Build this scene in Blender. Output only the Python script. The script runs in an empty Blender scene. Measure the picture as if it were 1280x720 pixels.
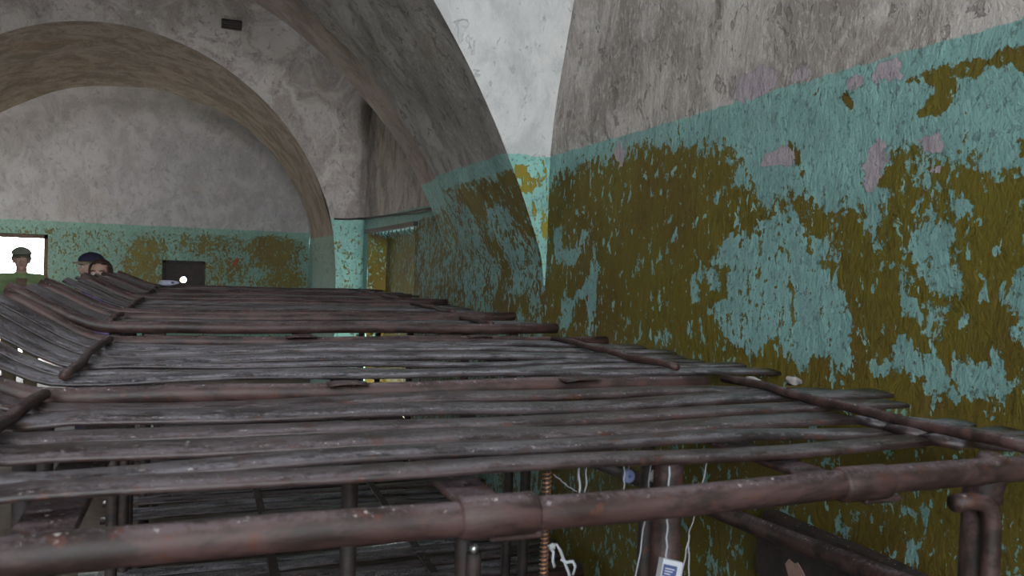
import bpy, bmesh, math, random
import numpy as np
from mathutils import Vector, Matrix

# ---------------------------------------------------------------- camera, world, sun, exposure
scene = bpy.context.scene
COL = scene.collection
ZC = 1.80                                    # eye height above the floor
CAM_R = ((0.93118, -0.02228, -0.36388), (-0.36292, 0.03800, -0.93105), (0.03457, 0.99903, 0.02730))   # columns right, up, back
cam_d = bpy.data.cameras.new('camera'); cam = bpy.data.objects.new('camera', cam_d); COL.objects.link(cam)
cam_d.sensor_width = 23.5; cam_d.lens = 980.0 / 1280.0 * 23.5; cam_d.clip_start = 0.05; cam_d.clip_end = 300
cam_d.dof.use_dof = True; cam_d.dof.focus_distance = 3.2; cam_d.dof.aperture_fstop = 4.5
M4 = Matrix(CAM_R).to_4x4(); M4.translation = (0, 0, ZC); cam.matrix_world = M4
scene.camera = cam

scene.view_settings.view_transform = 'Standard'; scene.view_settings.look = 'None'
scene.view_settings.gamma = 1.0; scene.view_settings.use_curve_mapping = False
scene.view_settings.exposure = 1.62

world = bpy.data.worlds.new('overcast_sky'); scene.world = world; world.use_nodes = True
bg = world.node_tree.nodes['Background']; bg.inputs['Color'].default_value = (0.90, 0.95, 1.0, 1); bg.inputs['Strength'].default_value = 10.0

sun_d = bpy.data.lights.new('sun', 'SUN'); sun = bpy.data.objects.new('sun', sun_d); COL.objects.link(sun)
sun_d.energy = 14.0; sun_d.angle = 0.03; sun_d.color = (1.0, 0.86, 0.66)
sun.rotation_euler = (math.radians(-52), 0, math.radians(-14)); sun.location = (-3, 30, 20)

def portal(name, loc, sx, sy, rot):
    d = bpy.data.lights.new(name, 'AREA'); d.shape = 'RECTANGLE'; d.size = sx; d.size_y = sy
    o = bpy.data.objects.new(name, d); COL.objects.link(o); o.location = loc; o.rotation_euler = rot
    d.cycles.is_portal = True
# daylight openings: one window in the wall behind the viewer, one in the left wall of the last bay, the doorway
WIN_F = (-3.3, -0.5, 2.6, 4.7)                # x0, x1, z0, z1 in the wall behind
WIN_L = (12.5, 13.1, 1.9, 2.8)               # y0, y1, z0, z1 in the left wall, last bay
portal('window_daylight', ((WIN_F[0]+WIN_F[1])/2, -4.55, (WIN_F[2]+WIN_F[3])/2), WIN_F[1]-WIN_F[0], WIN_F[3]-WIN_F[2], (math.radians(90), 0, 0))
portal('window_daylight_far', (-5.05, (WIN_L[0]+WIN_L[1])/2, (WIN_L[2]+WIN_L[3])/2), WIN_L[3]-WIN_L[2], WIN_L[1]-WIN_L[0], (0, math.radians(-90), 0))
portal('door_daylight', (-2.95, 15.35, 1.03), 1.1, 2.06, (math.radians(-90), 0, 0))

# paint patches on the walls, in metres (distance along the wall, height above eye level)
OL = [[(4.062,-0.569),(4.016,0.422),(3.803,0.512),(3.614,0.542),(3.437,0.526),(3.274,0.526),(3.147,0.53),(3.021,0.542),(2.765,0.516),(2.517,0.496),(2.417,0.47),(2.341,0.395),(2.347,0.338),(2.269,0.312),(2.222,0.245),(2.137,0.205),(2.084,0.286),(1.99,0.268),(1.969,0.211),(2.0,0.142),(1.944,0.203),(1.842,0.228),(1.774,0.229),(1.756,0.177),(1.709,0.134),(1.684,0.092),(1.678,0.177),(1.689,0.279),(1.637,0.318),(1.585,0.328),(1.574,0.267),(1.543,0.26),(1.533,0.307),(1.486,0.322),(1.452,0.324),(1.444,0.303),(1.417,0.308),(1.363,0.304),(1.351,0.258),(1.33,0.26),(1.301,0.272),(1.254,0.286),(1.205,-0.624),(2.333,-1.095),(3.959,-1.719)],[(1.624,0.556),(1.42,0.552),(1.278,0.56),(1.273,0.478),(1.32,0.52),(1.376,0.523),(1.395,0.498),(1.44,0.517),(1.486,0.527),(1.438,0.487),(1.47,0.452),(1.492,0.415),(1.517,0.44),(1.553,0.436),(1.578,0.429),(1.543,0.476),(1.533,0.505),(1.572,0.538),(1.618,0.537)],[(1.855,0.545),(1.818,0.548),(1.788,0.514),(1.802,0.493),(1.823,0.525)],[(1.287,0.336),(1.257,0.345),(1.254,0.3),(1.278,0.311)],[(2.063,0.435),(2.017,0.411),(2.007,0.359),(2.043,0.355)]]
TL = [[(2.393,0.124),(2.303,0.165),(2.196,0.175),(2.06,0.216),(1.965,0.153),(1.877,0.114),(1.858,0.065),(1.923,0.041),(1.854,0.005),(1.804,-0.041),(1.768,-0.122),(1.78,-0.17),(1.731,-0.234),(1.774,-0.275),(1.84,-0.224),(1.94,-0.248),(1.973,-0.29),(2.031,-0.245),(2.13,-0.216),(2.188,-0.263),(2.298,-0.247),(2.37,-0.211),(2.431,-0.172),(2.435,-0.113),(2.332,-0.078),(2.36,-0.007),(2.295,0.037),(2.386,0.022),(2.46,0.035)],[(1.634,0.043),(1.596,0.076),(1.586,0.119),(1.549,0.14),(1.569,0.183),(1.522,0.191),(1.517,0.149),(1.452,0.126),(1.428,0.095),(1.425,0.055),(1.434,0.015),(1.422,-0.015),(1.466,-0.041),(1.503,-0.008),(1.554,0.012),(1.594,0.033)],[(1.603,-0.033),(1.55,-0.052),(1.464,-0.068),(1.454,-0.128),(1.495,-0.153),(1.532,-0.146),(1.56,-0.106)],[(1.62,-0.198),(1.596,-0.152),(1.555,-0.191),(1.469,-0.191),(1.45,-0.23),(1.465,-0.263),(1.499,-0.289),(1.526,-0.251),(1.618,-0.231),(1.688,-0.229),(1.644,-0.257)],[(1.445,-0.199),(1.379,-0.191),(1.327,-0.165),(1.295,-0.199),(1.292,-0.256),(1.321,-0.276),(1.429,-0.288),(1.408,-0.254),(1.443,-0.239)],[(1.287,0.009),(1.249,0.019),(1.239,-0.155),(1.268,-0.149),(1.3,-0.114),(1.267,-0.093),(1.283,-0.066)],[(3.448,0.144),(3.371,0.027),(3.387,-0.09),(3.427,-0.326),(3.514,-0.335),(3.469,-0.132),(3.648,-0.161),(3.684,-0.309),(3.811,-0.342),(3.793,-0.19),(3.561,-0.096),(3.478,-0.014)],[(3.933,0.219),(3.826,0.194),(3.787,0.087),(3.642,0.106),(3.584,0.187),(3.495,0.184),(3.576,0.086),(3.664,0.024),(3.811,0.023),(3.919,0.065)],[(2.586,-0.012),(2.532,-0.026),(2.526,-0.118),(2.569,-0.105)],[(2.508,0.005),(2.434,0.021),(2.406,-0.038),(2.479,-0.049)],[(1.453,0.217),(1.423,0.205),(1.399,0.174),(1.42,0.155)],[(2.861,-0.272),(2.739,-0.245),(2.719,-0.285),(2.826,-0.309)]]
BR = [[(1.737,0.249),(1.752,0.315),(1.724,0.385),(1.682,0.397),(1.652,0.353),(1.674,0.3),(1.696,0.246)],[(1.568,0.349),(1.55,0.378),(1.514,0.384),(1.48,0.342),(1.51,0.325),(1.547,0.334)],[(2.239,0.376),(2.151,0.414),(2.074,0.431),(2.03,0.384),(2.069,0.355),(2.168,0.373)],[(1.736,0.575),(1.695,0.609),(1.627,0.6),(1.629,0.551),(1.705,0.546)],[(3.284,0.546),(3.227,0.602),(3.169,0.532),(3.194,0.469)],[(2.38,0.624),(2.339,0.702),(2.211,0.721),(2.128,0.676),(2.144,0.621),(2.267,0.609)],[(2.087,0.641),(2.023,0.674),(1.96,0.632),(2.012,0.613)],[(1.826,0.587),(1.751,0.583),(1.749,0.553),(1.808,0.544)],[(1.514,0.303),(1.494,0.297),(1.502,0.273),(1.517,0.282)]]
PO = [[(5.133,0.493),(4.888,0.516),(4.559,0.522),(4.252,0.54),(4.08,0.553),(4.011,0.529),(4.023,0.412),(4.05,0.262),(4.048,0.153),(4.261,0.157),(4.265,0.294),(4.386,0.369),(4.612,0.359),(4.689,0.215),(4.562,0.114),(4.569,0.015),(4.467,-0.032),(4.628,-0.136),(4.49,-0.18),(4.28,-0.146),(4.227,-0.285),(4.696,-0.318),(4.913,-0.307),(4.713,-0.088),(4.694,0.039),(4.88,0.091),(4.839,0.219),(4.919,0.366),(5.164,0.379),(5.135,0.441)]]
FO = [[(1.535,0.548),(1.605,0.562),(1.641,0.478),(1.689,0.481),(1.724,0.563),(1.758,0.543),(1.737,0.471),(1.658,0.413),(1.61,0.41)],[(1.656,0.334),(1.693,0.363),(1.696,0.284),(1.663,0.273)],[(1.733,0.321),(1.76,0.376),(1.769,0.155),(1.738,0.197)],[(1.68,0.195),(1.711,0.152),(1.714,0.064)]]

# ---------------------------------------------------------------- helpers
RNG = random.Random(7)
def tag(o, label=None, cat=None, group=None, kind=None):
    if label: o['label'] = label
    if cat: o['category'] = cat
    if group: o['group'] = group
    if kind: o['kind'] = kind
    return o
def empty(name, loc=(0, 0, 0), rz=0.0):
    o = bpy.data.objects.new(name, None); COL.objects.link(o); o.location = loc; o.rotation_euler = (0, 0, rz); o.empty_display_size = 0.1
    return o
def link_mesh(name, me, mat, parent=None, smooth=True):
    if mat is not None: me.materials.append(mat)
    if smooth:
        for p in me.polygons: p.use_smooth = True
    o = bpy.data.objects.new(name, me); COL.objects.link(o)
    if parent is not None: o.parent = parent
    return o
def from_bm(name, bm, mat, parent=None, smooth=True):
    me = bpy.data.meshes.new(name); bm.to_mesh(me); bm.free()
    return link_mesh(name, me, mat, parent, smooth)
def from_lists(name, v, f, mat, parent=None, smooth=True):
    me = bpy.data.meshes.new(name); me.from_pydata([tuple(p) for p in v], [], f); me.update()
    return link_mesh(name, me, mat, parent, smooth)

class Nodes:
    def __init__(s, name):
        s.m = bpy.data.materials.new(name); s.m.use_nodes = True; s.t = s.m.node_tree; s.b = s.t.nodes['Principled BSDF']
    def n(s, kind, **k):
        x = s.t.nodes.new('ShaderNode' + kind)
        for a, b in k.items(): setattr(x, a, b)
        return x
    def put(s, sock, v):
        if hasattr(v, 'is_linked'): s.t.links.new(v, sock)
        elif isinstance(v, tuple) and len(v) == 3 and sock.type == 'RGBA': sock.default_value = (*v, 1)
        else: sock.default_value = v
    def math(s, op, a, b=0.0, c=None, clamp=False):
        x = s.n('Math', operation=op, use_clamp=clamp); s.put(x.inputs[0], a); s.put(x.inputs[1], b)
        if c is not None: s.put(x.inputs[2], c)
        return x.outputs[0]
    def mix(s, f, a, b, blend='MIX'):
        x = s.n('Mix', data_type='RGBA', blend_type=blend); s.put(x.inputs[0], f); s.put(x.inputs[6], a); s.put(x.inputs[7], b)
        return x.outputs[2]
    def step(s, v, lo, hi):
        x = s.n('MapRange', interpolation_type='SMOOTHSTEP'); s.put(x.inputs[0], v); x.inputs[1].default_value = lo; x.inputs[2].default_value = hi
        return x.outputs[0]
    def coord(s, scale=(1, 1, 1), loc=(0, 0, 0)):
        c = s.n('TexCoord'); m = s.n('Mapping'); s.t.links.new(c.outputs['Object'], m.inputs[0]); m.inputs['Scale'].default_value = scale; m.inputs['Location'].default_value = loc
        return m.outputs[0]
    def noise(s, vec, scale, detail=6, rough=0.6, dist=0.0):
        x = s.n('TexNoise'); s.put(x.inputs['Vector'], vec); x.inputs['Scale'].default_value = scale; x.inputs['Detail'].default_value = detail
        x.inputs['Roughness'].default_value = rough; x.inputs['Distortion'].default_value = dist
        return x.outputs['Fac']
    def attr(s, name):
        x = s.n('Attribute', attribute_name=name); return x.outputs['Fac']
    def bump(s, h, strength, dist):
        x = s.n('Bump'); s.put(x.inputs['Height'], h); x.inputs['Strength'].default_value = strength; x.inputs['Distance'].default_value = dist
        s.t.links.new(x.outputs[0], s.b.inputs['Normal'])
    def done(s, color, rough, metal=0.0, spec=0.5):
        s.put(s.b.inputs['Base Color'], color); s.put(s.b.inputs['Roughness'], rough); s.put(s.b.inputs['Metallic'], metal)
        s.b.inputs['Specular IOR Level'].default_value = spec
        return s.m

def plain(name, col, rough=0.7, var=0.25, scale=12, metal=0.0, spec=0.4):
    N = Nodes(name); c = N.coord(); n = N.noise(c, scale)
    f = N.step(n, 0.3, 0.7)
    return N.done(N.mix(f, tuple(x * (1 - var) for x in col), tuple(min(1, x * (1 + var)) for x in col)), rough, metal, spec)

TEAL = (0.235, 0.435, 0.405); OLIVE = (0.140, 0.112, 0.006)
def wall_paint(name, plaster, plaster2, rough_rel=1.0, teal=TEAL, olive=OLIVE, stain=(0.23, 0.16, 0.09), stain_amt=0.35, off=(0, 0, 0), flake=1.0):
    N = Nodes(name)
    c = N.coord(loc=off); cs = N.coord((1, 1, 0.7), off)
    big = N.noise(c, 1.6, 5, 0.6); mid = N.noise(cs, 9.0, 10, 0.70, 0.3); fine = N.noise(cs, 36, 7, 0.70, 0.2); tiny = N.noise(c, 130, 4, 0.7)
    # whitewash / plaster above the paint line
    pl = N.mix(N.step(N.noise(cs, 3.2, 10, 0.72, 0.6), 0.40, 0.60), tuple(x * 0.88 for x in plaster), plaster2)
    pl = N.mix(N.math('MULTIPLY', N.step(big, 0.56, 0.72), stain_amt), pl, stain)
    spots = N.step(N.noise(c, 9.0, 5, 0.65, 0.4), 0.70, 0.74)
    pl = N.mix(N.math('MULTIPLY', spots, 0.55), pl, tuple(x * 0.45 for x in plaster))
    pchip = N.step(N.noise(cs, 13, 7, 0.66, 0.6), 0.595, 0.62)
    pl = N.mix(N.math('MULTIPLY', pchip, 0.65 * min(1.0, rough_rel)), pl, tuple(x * 0.60 for x in plaster))
    pl = N.mix(N.math('MULTIPLY', N.step(N.noise(cs, 42, 5, 0.66), 0.53, 0.60), 0.35 * min(1.0, rough_rel)), pl, tuple(min(1, x * 1.25) for x in plaster2))
    # teal oil paint
    tl = N.mix(N.step(mid, 0.3, 0.7), tuple(x * 0.80 for x in teal), tuple(min(1, x * 1.15) for x in teal))
    tl = N.mix(N.math('MULTIPLY', N.step(fine, 0.55, 0.63), 0.5), tl, (teal[0] * 1.35, teal[1] * 1.12, teal[2] * 1.18))
    tl = N.mix(N.math('MULTIPLY', N.step(N.noise(cs, 48, 5, 0.68), 0.57, 0.62), 0.60), tl, (0.075, 0.10, 0.085))
    tl = N.mix(N.math('MULTIPLY', N.step(N.noise(cs, 2.2, 6, 0.7), 0.52, 0.66), 0.35), tl, (teal[0] * 0.95, teal[1] * 0.72, teal[2] * 0.76))
    line = N.attr('line')
    edge = N.math('ADD', line, N.math('MULTIPLY', N.math('SUBTRACT', N.noise(c, 16, 6, 0.65), 0.5), 0.035))
    painted = N.math('SUBTRACT', 1.0, N.step(edge, -0.004, 0.004))
    col = N.mix(painted, pl, tl)
    # older olive coat where the teal has come off
    ov = N.attr('olive')
    mval = N.math('ADD', ov, N.math('ADD', N.math('MULTIPLY', N.math('SUBTRACT', mid, 0.5), 3.0 * flake), N.math('MULTIPLY', N.math('SUBTRACT', fine, 0.5), 3.4 * flake)))
    fleck = N.step(N.noise(N.coord((1, 1, 0.55), (off[0] + 4, off[1], off[2])), 26, 4, 0.6, 0.4), 0.60, 0.63)
    spot = N.step(N.noise(N.coord((1, 1, 0.7), (off[0] + 9, off[1], off[2])), 30, 4, 0.6, 0.3), 0.655, 0.685)
    mval = N.math('ADD', N.math('SUBTRACT', mval, N.math('MULTIPLY', fleck, 1.3)), N.math('MULTIPLY', spot, 0.9))
    om = N.math('MULTIPLY', N.step(mval, -0.025, 0.025), painted)
    oc = N.mix(N.step(N.noise(cs, 2.4, 6, 0.65), 0.35, 0.7), olive, (olive[0] * 0.82, olive[1] * 0.66, olive[2] * 0.9))
    oc = N.mix(N.math('MULTIPLY', N.step(tiny, 0.55, 0.8), 0.35), oc, (olive[0] * 1.7, olive[1] * 1.55, olive[2] * 3.0))
    col = N.mix(om, col, oc)
    # bare plaster where both coats are gone
    bv = N.math('ADD', N.attr('bare'), N.math('MULTIPLY', N.math('SUBTRACT', N.noise(c, 26, 7, 0.65), 0.5), 2.6))
    bm_ = N.step(bv, -0.03, 0.03)
    col = N.mix(bm_, col, N.mix(N.step(fine, 0.3, 0.7), (0.36, 0.30, 0.33), (0.47, 0.41, 0.44)))
    # relief: coats stand proud of what they flaked from, trowel marks in the plaster
    vs_ = N.coord((1, 1, 0.5), off)
    h = N.math('MULTIPLY_ADD', N.noise(vs_, 15, 8, 0.66, 0.8), 1.25 * rough_rel, N.math('MULTIPLY', N.noise(cs, 55, 6, 0.72, 0.4), 0.7 * rough_rel))
    h = N.math('SUBTRACT', h, N.math('MULTIPLY', om, 0.42)); h = N.math('SUBTRACT', h, N.math('MULTIPLY', bm_, 0.40))
    chip = N.step(N.noise(cs, 13, 7, 0.66, 0.6), 0.595, 0.62)
    h = N.math('SUBTRACT', h, N.math('MULTIPLY', chip, 0.7 * rough_rel))
    N.bump(h, 0.9, 0.014)
    rough = N.math('SUBTRACT', 0.92, N.math('MULTIPLY', painted, 0.30))
    return N.done(col, rough, 0.0, 0.35)

MAT = {}
MAT['wall_near'] = wall_paint('right_wall_paint', (0.36, 0.315, 0.285), (0.58, 0.53, 0.495), 1.35, stain=(0.30, 0.25, 0.23))
MAT['vault_near'] = wall_paint('whitewash', (0.66, 0.66, 0.65), (0.74, 0.735, 0.72), 0.35, teal=(0.30, 0.60, 0.53), olive=(0.30, 0.25, 0.03), stain_amt=0.0, off=(3, 1, 2))
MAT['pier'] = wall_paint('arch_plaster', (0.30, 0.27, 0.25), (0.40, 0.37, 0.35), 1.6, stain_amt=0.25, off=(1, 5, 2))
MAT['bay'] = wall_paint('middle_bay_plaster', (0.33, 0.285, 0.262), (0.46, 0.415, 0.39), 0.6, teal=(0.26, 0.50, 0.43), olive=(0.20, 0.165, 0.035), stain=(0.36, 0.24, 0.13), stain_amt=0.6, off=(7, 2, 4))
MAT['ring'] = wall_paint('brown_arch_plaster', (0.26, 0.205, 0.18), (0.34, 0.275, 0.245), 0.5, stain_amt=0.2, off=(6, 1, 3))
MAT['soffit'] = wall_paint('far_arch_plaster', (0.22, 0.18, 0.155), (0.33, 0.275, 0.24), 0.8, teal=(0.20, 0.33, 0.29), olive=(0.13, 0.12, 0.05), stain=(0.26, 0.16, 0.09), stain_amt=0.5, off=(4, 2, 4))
MAT['far'] = wall_paint('far_wall_whitewash', (0.52, 0.49, 0.50), (0.60, 0.57, 0.575), 0.4, teal=(0.30, 0.50, 0.42), olive=(0.24, 0.20, 0.05), stain=(0.42, 0.32, 0.22), stain_amt=0.25, off=(2, 8, 5))
def floor_mat():
    N = Nodes('worn_floor'); c = N.coord(); n = N.noise(c, 3, 8, 0.7); f = N.noise(c, 30, 5, 0.7)
    N.bump(f, 0.4, 0.01)
    return N.done(N.mix(N.step(n, 0.3, 0.7), (0.13, 0.095, 0.07), (0.22, 0.17, 0.13)), 0.8)
MAT['floor'] = floor_mat()
MAT['ground'] = plain('sunlit_gravel', (0.50, 0.43, 0.33), 0.95, 0.3, 6)
def rust(name, dark, light, speck, dust_toplight_amt=0.5, rough=0.55, off=(0, 0, 0), spec=0.6, ustretch=(0.35, 1, 1)):
    N = Nodes(name); cs = N.coord(ustretch, off); c = N.coord(loc=off)
    a = N.noise(cs, 20, 10, 0.75, 0.3); b = N.noise(c, 110, 7, 0.78); d = N.noise(c, 5, 5, 0.6)
    col = N.mix(N.step(a, 0.42, 0.58), dark, light)
    col = N.mix(N.math('MULTIPLY', N.step(d, 0.5, 0.7), 0.5), col, (dark[0] * 1.7, dark[1] * 1.1, dark[2] * 0.8))
    g = N.n('NewGeometry'); s = N.n('SeparateXYZ'); N.t.links.new(g.outputs['Normal'], s.inputs[0])
    up = N.step(s.outputs[2], 0.55, 0.97)                       # light on upper faces and shade on edges painted in, mixed with settled plaster
    lay = N.step(N.math('ADD', N.math('MULTIPLY', b, 0.6), N.math('MULTIPLY', a, 0.5)), 0.49, 0.60)
    dust = N.math('MULTIPLY', N.math('MULTIPLY', lay, up), dust_toplight_amt)
    col = N.mix(dust, col, speck)
    chips = N.math('MULTIPLY', N.step(N.noise(c, 95, 4, 0.6), 0.635, 0.67), up)
    col = N.mix(N.math('MULTIPLY', N.step(N.noise(c, 33, 5, 0.65), 0.59, 0.65), 0.7), col, (dark[0] * 4.5, dark[1] * 2.6, dark[2] * 1.5))
    col = N.mix(N.math('MULTIPLY', chips, 0.8), col, (0.55, 0.52, 0.50))
    N.bump(N.math('ADD', N.math('MULTIPLY', a, 0.5), b), 0.4, 0.003)
    return N.done(col, N.math('MULTIPLY_ADD', a, 0.25, rough - 0.1), 0.0, spec)
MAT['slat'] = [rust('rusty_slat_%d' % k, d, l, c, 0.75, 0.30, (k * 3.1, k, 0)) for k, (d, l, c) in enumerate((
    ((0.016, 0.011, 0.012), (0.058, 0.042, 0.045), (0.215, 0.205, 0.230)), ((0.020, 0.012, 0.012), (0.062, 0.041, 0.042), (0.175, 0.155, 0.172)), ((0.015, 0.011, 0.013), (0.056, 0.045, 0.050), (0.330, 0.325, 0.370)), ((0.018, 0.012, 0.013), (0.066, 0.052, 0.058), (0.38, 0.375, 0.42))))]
MAT['tube'] = rust('rusty_tube', (0.020, 0.010, 0.009), (0.074, 0.038, 0.035), (0.190, 0.158, 0.178), 0.50, 0.5)
MAT['dark_iron'] = rust('dark_iron', (0.020, 0.014, 0.014), (0.045, 0.030, 0.028), (0.05, 0.045, 0.045), 0.1, 0.6)
MAT['board'] = wall_paint('flaked_dark_board', (0.03, 0.02, 0.022), (0.05, 0.035, 0.035), 0.6)
MAT['white'] = plain('white_string', (0.40, 0.42, 0.46), 0.8, 0.1)
MAT['card'] = plain('white_card', (0.50, 0.52, 0.56), 0.6, 0.06)
MAT['blue'] = plain('blue_print', (0.05, 0.075, 0.20), 0.6, 0.1)
MAT['ltblue'] = plain('blue_grey_plastic', (0.12, 0.14, 0.24), 0.5, 0.2)
MAT['paper'] = plain('dusty_paper', (0.30, 0.275, 0.265), 0.9, 0.35, 40)
MAT['wood'] = plain('door_frame_wood', (0.12, 0.075, 0.055), 0.7, 0.3, 20)
MAT['cable'] = plain('black_cable', (0.03, 0.025, 0.022), 0.6, 0.2)
MAT['copper'] = plain('copper_wire', (0.42, 0.22, 0.12), 0.4, 0.3, 60, 0.6)
MAT['steel'] = plain('bright_steel', (0.6, 0.6, 0.62), 0.3, 0.1, 40, 1.0)
MAT['glass'] = None

# ---------------------------------------------------------------- paint maps
NY0, NY1, NZT, ND = 6.95, 9.17, 0.35, 0.22    # bricked-up opening in the middle bay
def seg_sd(poly, P):
    """signed distance (inside positive) of points P (n,2) to a polygon"""
    poly = np.array(poly, float); n = len(poly); d2 = np.full(len(P), 1e9); ins = np.zeros(len(P), bool)
    for i in range(n):
        a = poly[i]; b = poly[(i + 1) % n]; ab = b - a; ap = P - a
        t = np.clip((ap @ ab) / max(1e-9, ab @ ab), 0, 1); q = ap - t[:, None] * ab
        d2 = np.minimum(d2, (q * q).sum(1))
        c = ((a[1] > P[:, 1]) != (b[1] > P[:, 1]))
        with np.errstate(divide='ignore', invalid='ignore'):
            xi = (b[0] - a[0]) * (P[:, 1] - a[1]) / (b[1] - a[1] + 1e-12) + a[0]
        ins ^= c & (P[:, 0] < xi)
    d = np.sqrt(d2); return np.where(ins, d, -d)
def paint_line(y): return np.where(y < 6.5, 0.617, np.where(y < 9.6, 0.50, 0.485))
def paint_right(V):
    P = V[:, 1:3].copy(); P[:, 1] -= ZC; y = P[:, 0]; z = P[:, 1]
    ol = np.clip(seg_sd(OL[0], P) / 0.10, -1.3, 0.66)
    ol = np.where((y < 1.18) & (z < 0.3), 0.55, ol)
    ol = np.where((z < -0.45) & (y < 4.0), 0.45, ol)
    for t in TL:
        d = seg_sd(t, P); ol = np.where(d > -0.05, np.minimum(ol, np.clip(-d / 0.045, -0.34, 0.8)), ol)
    for t in OL[1:]:
        d = seg_sd(t, P); ol = np.maximum(ol, np.clip(d / 0.02, -1.3, 1.1))
    ba = np.full(len(P), -1.0)
    for t in BR: ba = np.maximum(ba, np.clip(seg_sd(t, P) / 0.03, -1, 1))
    # pier and middle bay further along the same wall
    far = y > 4.02
    olf = np.full(len(P), -0.12)
    for t in PO: olf = np.maximum(olf, np.clip(seg_sd(t, P) / 0.10, -0.12, 0.7))
    olf = np.where(z > 0.53, -1.3, olf); olf = np.where(y > 5.45, np.where(z > 0.40, -0.6, 0.05), olf)
    olf = np.where(y > 6.9, np.where((z > NZT - 0.01) | (y > 9.18), -0.6, 0.45), olf); olf = np.where(z < -0.15, olf + 0.12, olf)
    ol = np.where(far, olf, ol)
    return ol, ba, z - paint_line(y)
def paint_near_face(V):
    P = V[:, [0, 2]].copy(); P[:, 1] -= ZC; z = P[:, 1]
    ol = np.full(len(P), -0.50)
    for t in FO: ol = np.maximum(ol, np.clip(seg_sd(t, P) / 0.03, -0.5, 0.7))
    ol = np.where(z > 0.57, -1.4, ol)
    return ol, np.full(len(P), -1.0), z - 0.610
def paint_plain(level, bias):
    def f(V):
        z = V[:, 2] - ZC; h = len(V)
        ol = np.full(h, bias) + np.where(z > level - 0.06, -0.5, 0.0)
        return ol, np.full(h, -1.0), z - level
    return f
def paint_back(V):
    x = V[:, 0]; z = V[:, 2] - ZC; ol = np.full(len(V), -0.38)
    for cx, cz, rx, rz, w in ((1.15, 0.10, 0.42, 0.34, 0.75), (-0.95, -0.02, 0.28, 0.30, 0.55), (0.10, 0.20, 0.55, 0.22, 0.30), (0.35, -0.25, 0.5, 0.3, 0.25), (1.3, -0.4, 0.35, 0.3, 0.7), (-1.1, -0.4, 0.4, 0.4, 0.5)):
        ol = np.maximum(ol, -0.38 + (w + 0.2) * np.clip(1.5 - np.sqrt(((x - cx) / rx) ** 2 + ((z - cz) / rz) ** 2), 0, 1))
    ol = np.where(x < -1.3, -0.30, ol)
    ol = np.where(z > 0.40, ol - 0.35, ol)
    ba = -1.0 + 0.72 * np.exp(-((z - 0.42) / 0.05) ** 2)
    return ol, ba, z - 0.485

class Shell:
    """collects grid patches of one wall or vault into one mesh"""
    def __init__(s): s.v = []; s.f = []; s.n = 0
    def grid(s, fn, us, vs):
        us = np.asarray(us, float); vs = np.asarray(vs, float)
        for u in us:
            for v in vs: s.v.append(fn(u, v))
        nv = len(vs)
        for i in range(len(us) - 1):
            for j in range(nv - 1):
                a = s.n + i * nv + j; s.f.append((a, a + nv, a + nv + 1, a + 1))
        s.n += len(us) * nv
    def build(s, name, mat, paint=None, kind='structure', wob=0.0, parent=None, smooth=True):
        V = np.array(s.v, float)
        me = bpy.data.meshes.new(name); me.from_pydata(V.tolist(), [], s.f); me.update()
        if paint is not None:
            for nm, a in zip(('olive', 'bare', 'line'), paint(V)):
                at = me.attributes.new(nm, 'FLOAT', 'POINT'); at.data.foreach_set('value', np.asarray(a, np.float32))
        o = link_mesh(name, me, mat, parent, smooth)
        if kind: o['kind'] = kind
        return o
def ar(a, b, step): return np.linspace(a, b, max(2, int(math.ceil(abs(b - a) / step)) + 1))
def wav(y, z):      # hand-trowelled unevenness, a few millimetres
    return 0.006 * math.sin(2.1 * y + 1.3 * z) + 0.004 * math.sin(5.3 * z - 3.1 * y + 1) + 0.003 * math.sin(11.0 * y + 7.0 * z)

# ---------------------------------------------------------------- the vaulted room
XW, XL, YF, YB = 1.76, -5.0, -4.5, 14.8
CA, RA = (-1.608, -1.057), 3.528             # first arch: centre (x, z above eye) and radius
CB, RB = (-0.954, -0.108), 2.396             # second arch
def arch_z(x, c, r): return c[1] + math.sqrt(max(0.0, r * r - (x - c[0]) ** 2))
def prof_near(z):    # far haunch of the near vault: y at height z above eye
    if z <= 0.143: return 4.013
    return 0.798 + math.sqrt(max(0, 3.215 ** 2 - (z - 0.143) ** 2))
def ell(cy, a, z0, b, sgn):
    return lambda z: cy + sgn * a * math.sqrt(max(0.0, 1 - (max(0.0, z - z0) / b) ** 2))
m_near = ell(7.74, 1.74, 0.5, 2.3, -1); m_far = ell(7.74, 1.74, 0.5, 2.3, 1); Z2 = 2.8
l_near = ell(13.2, 1.6, 0.9, 2.2, -1); l_far = ell(13.2, 1.6, 0.9, 2.2, 1); Z3 = 3.1
Z1 = 3.358

fl = Shell(); fl.grid(lambda u, v: (u, v, 0.0), ar(XL, XW, 0.5), ar(YF, YB + 0.55, 0.5)); fl.build('floor', MAT['floor'])

wr = Shell(); wf = lambda y, z: (XW + wav(y, z), y, z + ZC)
zz = np.concatenate([ar(-ZC, -0.5, 0.06)[:-1], ar(-0.5, 1.0, 0.016)[:-1], ar(1.0, 1.7, 0.04)[:-1], ar(1.7, 3.6, 0.2)])
wr.grid(wf, ar(YF, 0.7, 0.2), zz[::4].tolist() + [3.6]); wr.grid(wf, ar(0.7, 4.03, 0.016), zz)
zc_ = ar(-ZC, 0.8, 0.03).tolist() + ar(0.9, 3.6, 0.2).tolist()
wr.grid(wf, ar(4.03, NY0, 0.04), zc_)
wr.grid(wf, ar(NY0, NY1, 0.06), [z for z in ar(NZT, 0.8, 0.03)] + ar(0.9, 3.6, 0.2).tolist())
wr.grid(wf, ar(NY1, 9.5, 0.06), zc_); wr.grid(wf, ar(9.5, YB + 0.05, 0.3), ar(-ZC, 3.6, 0.3))
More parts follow.
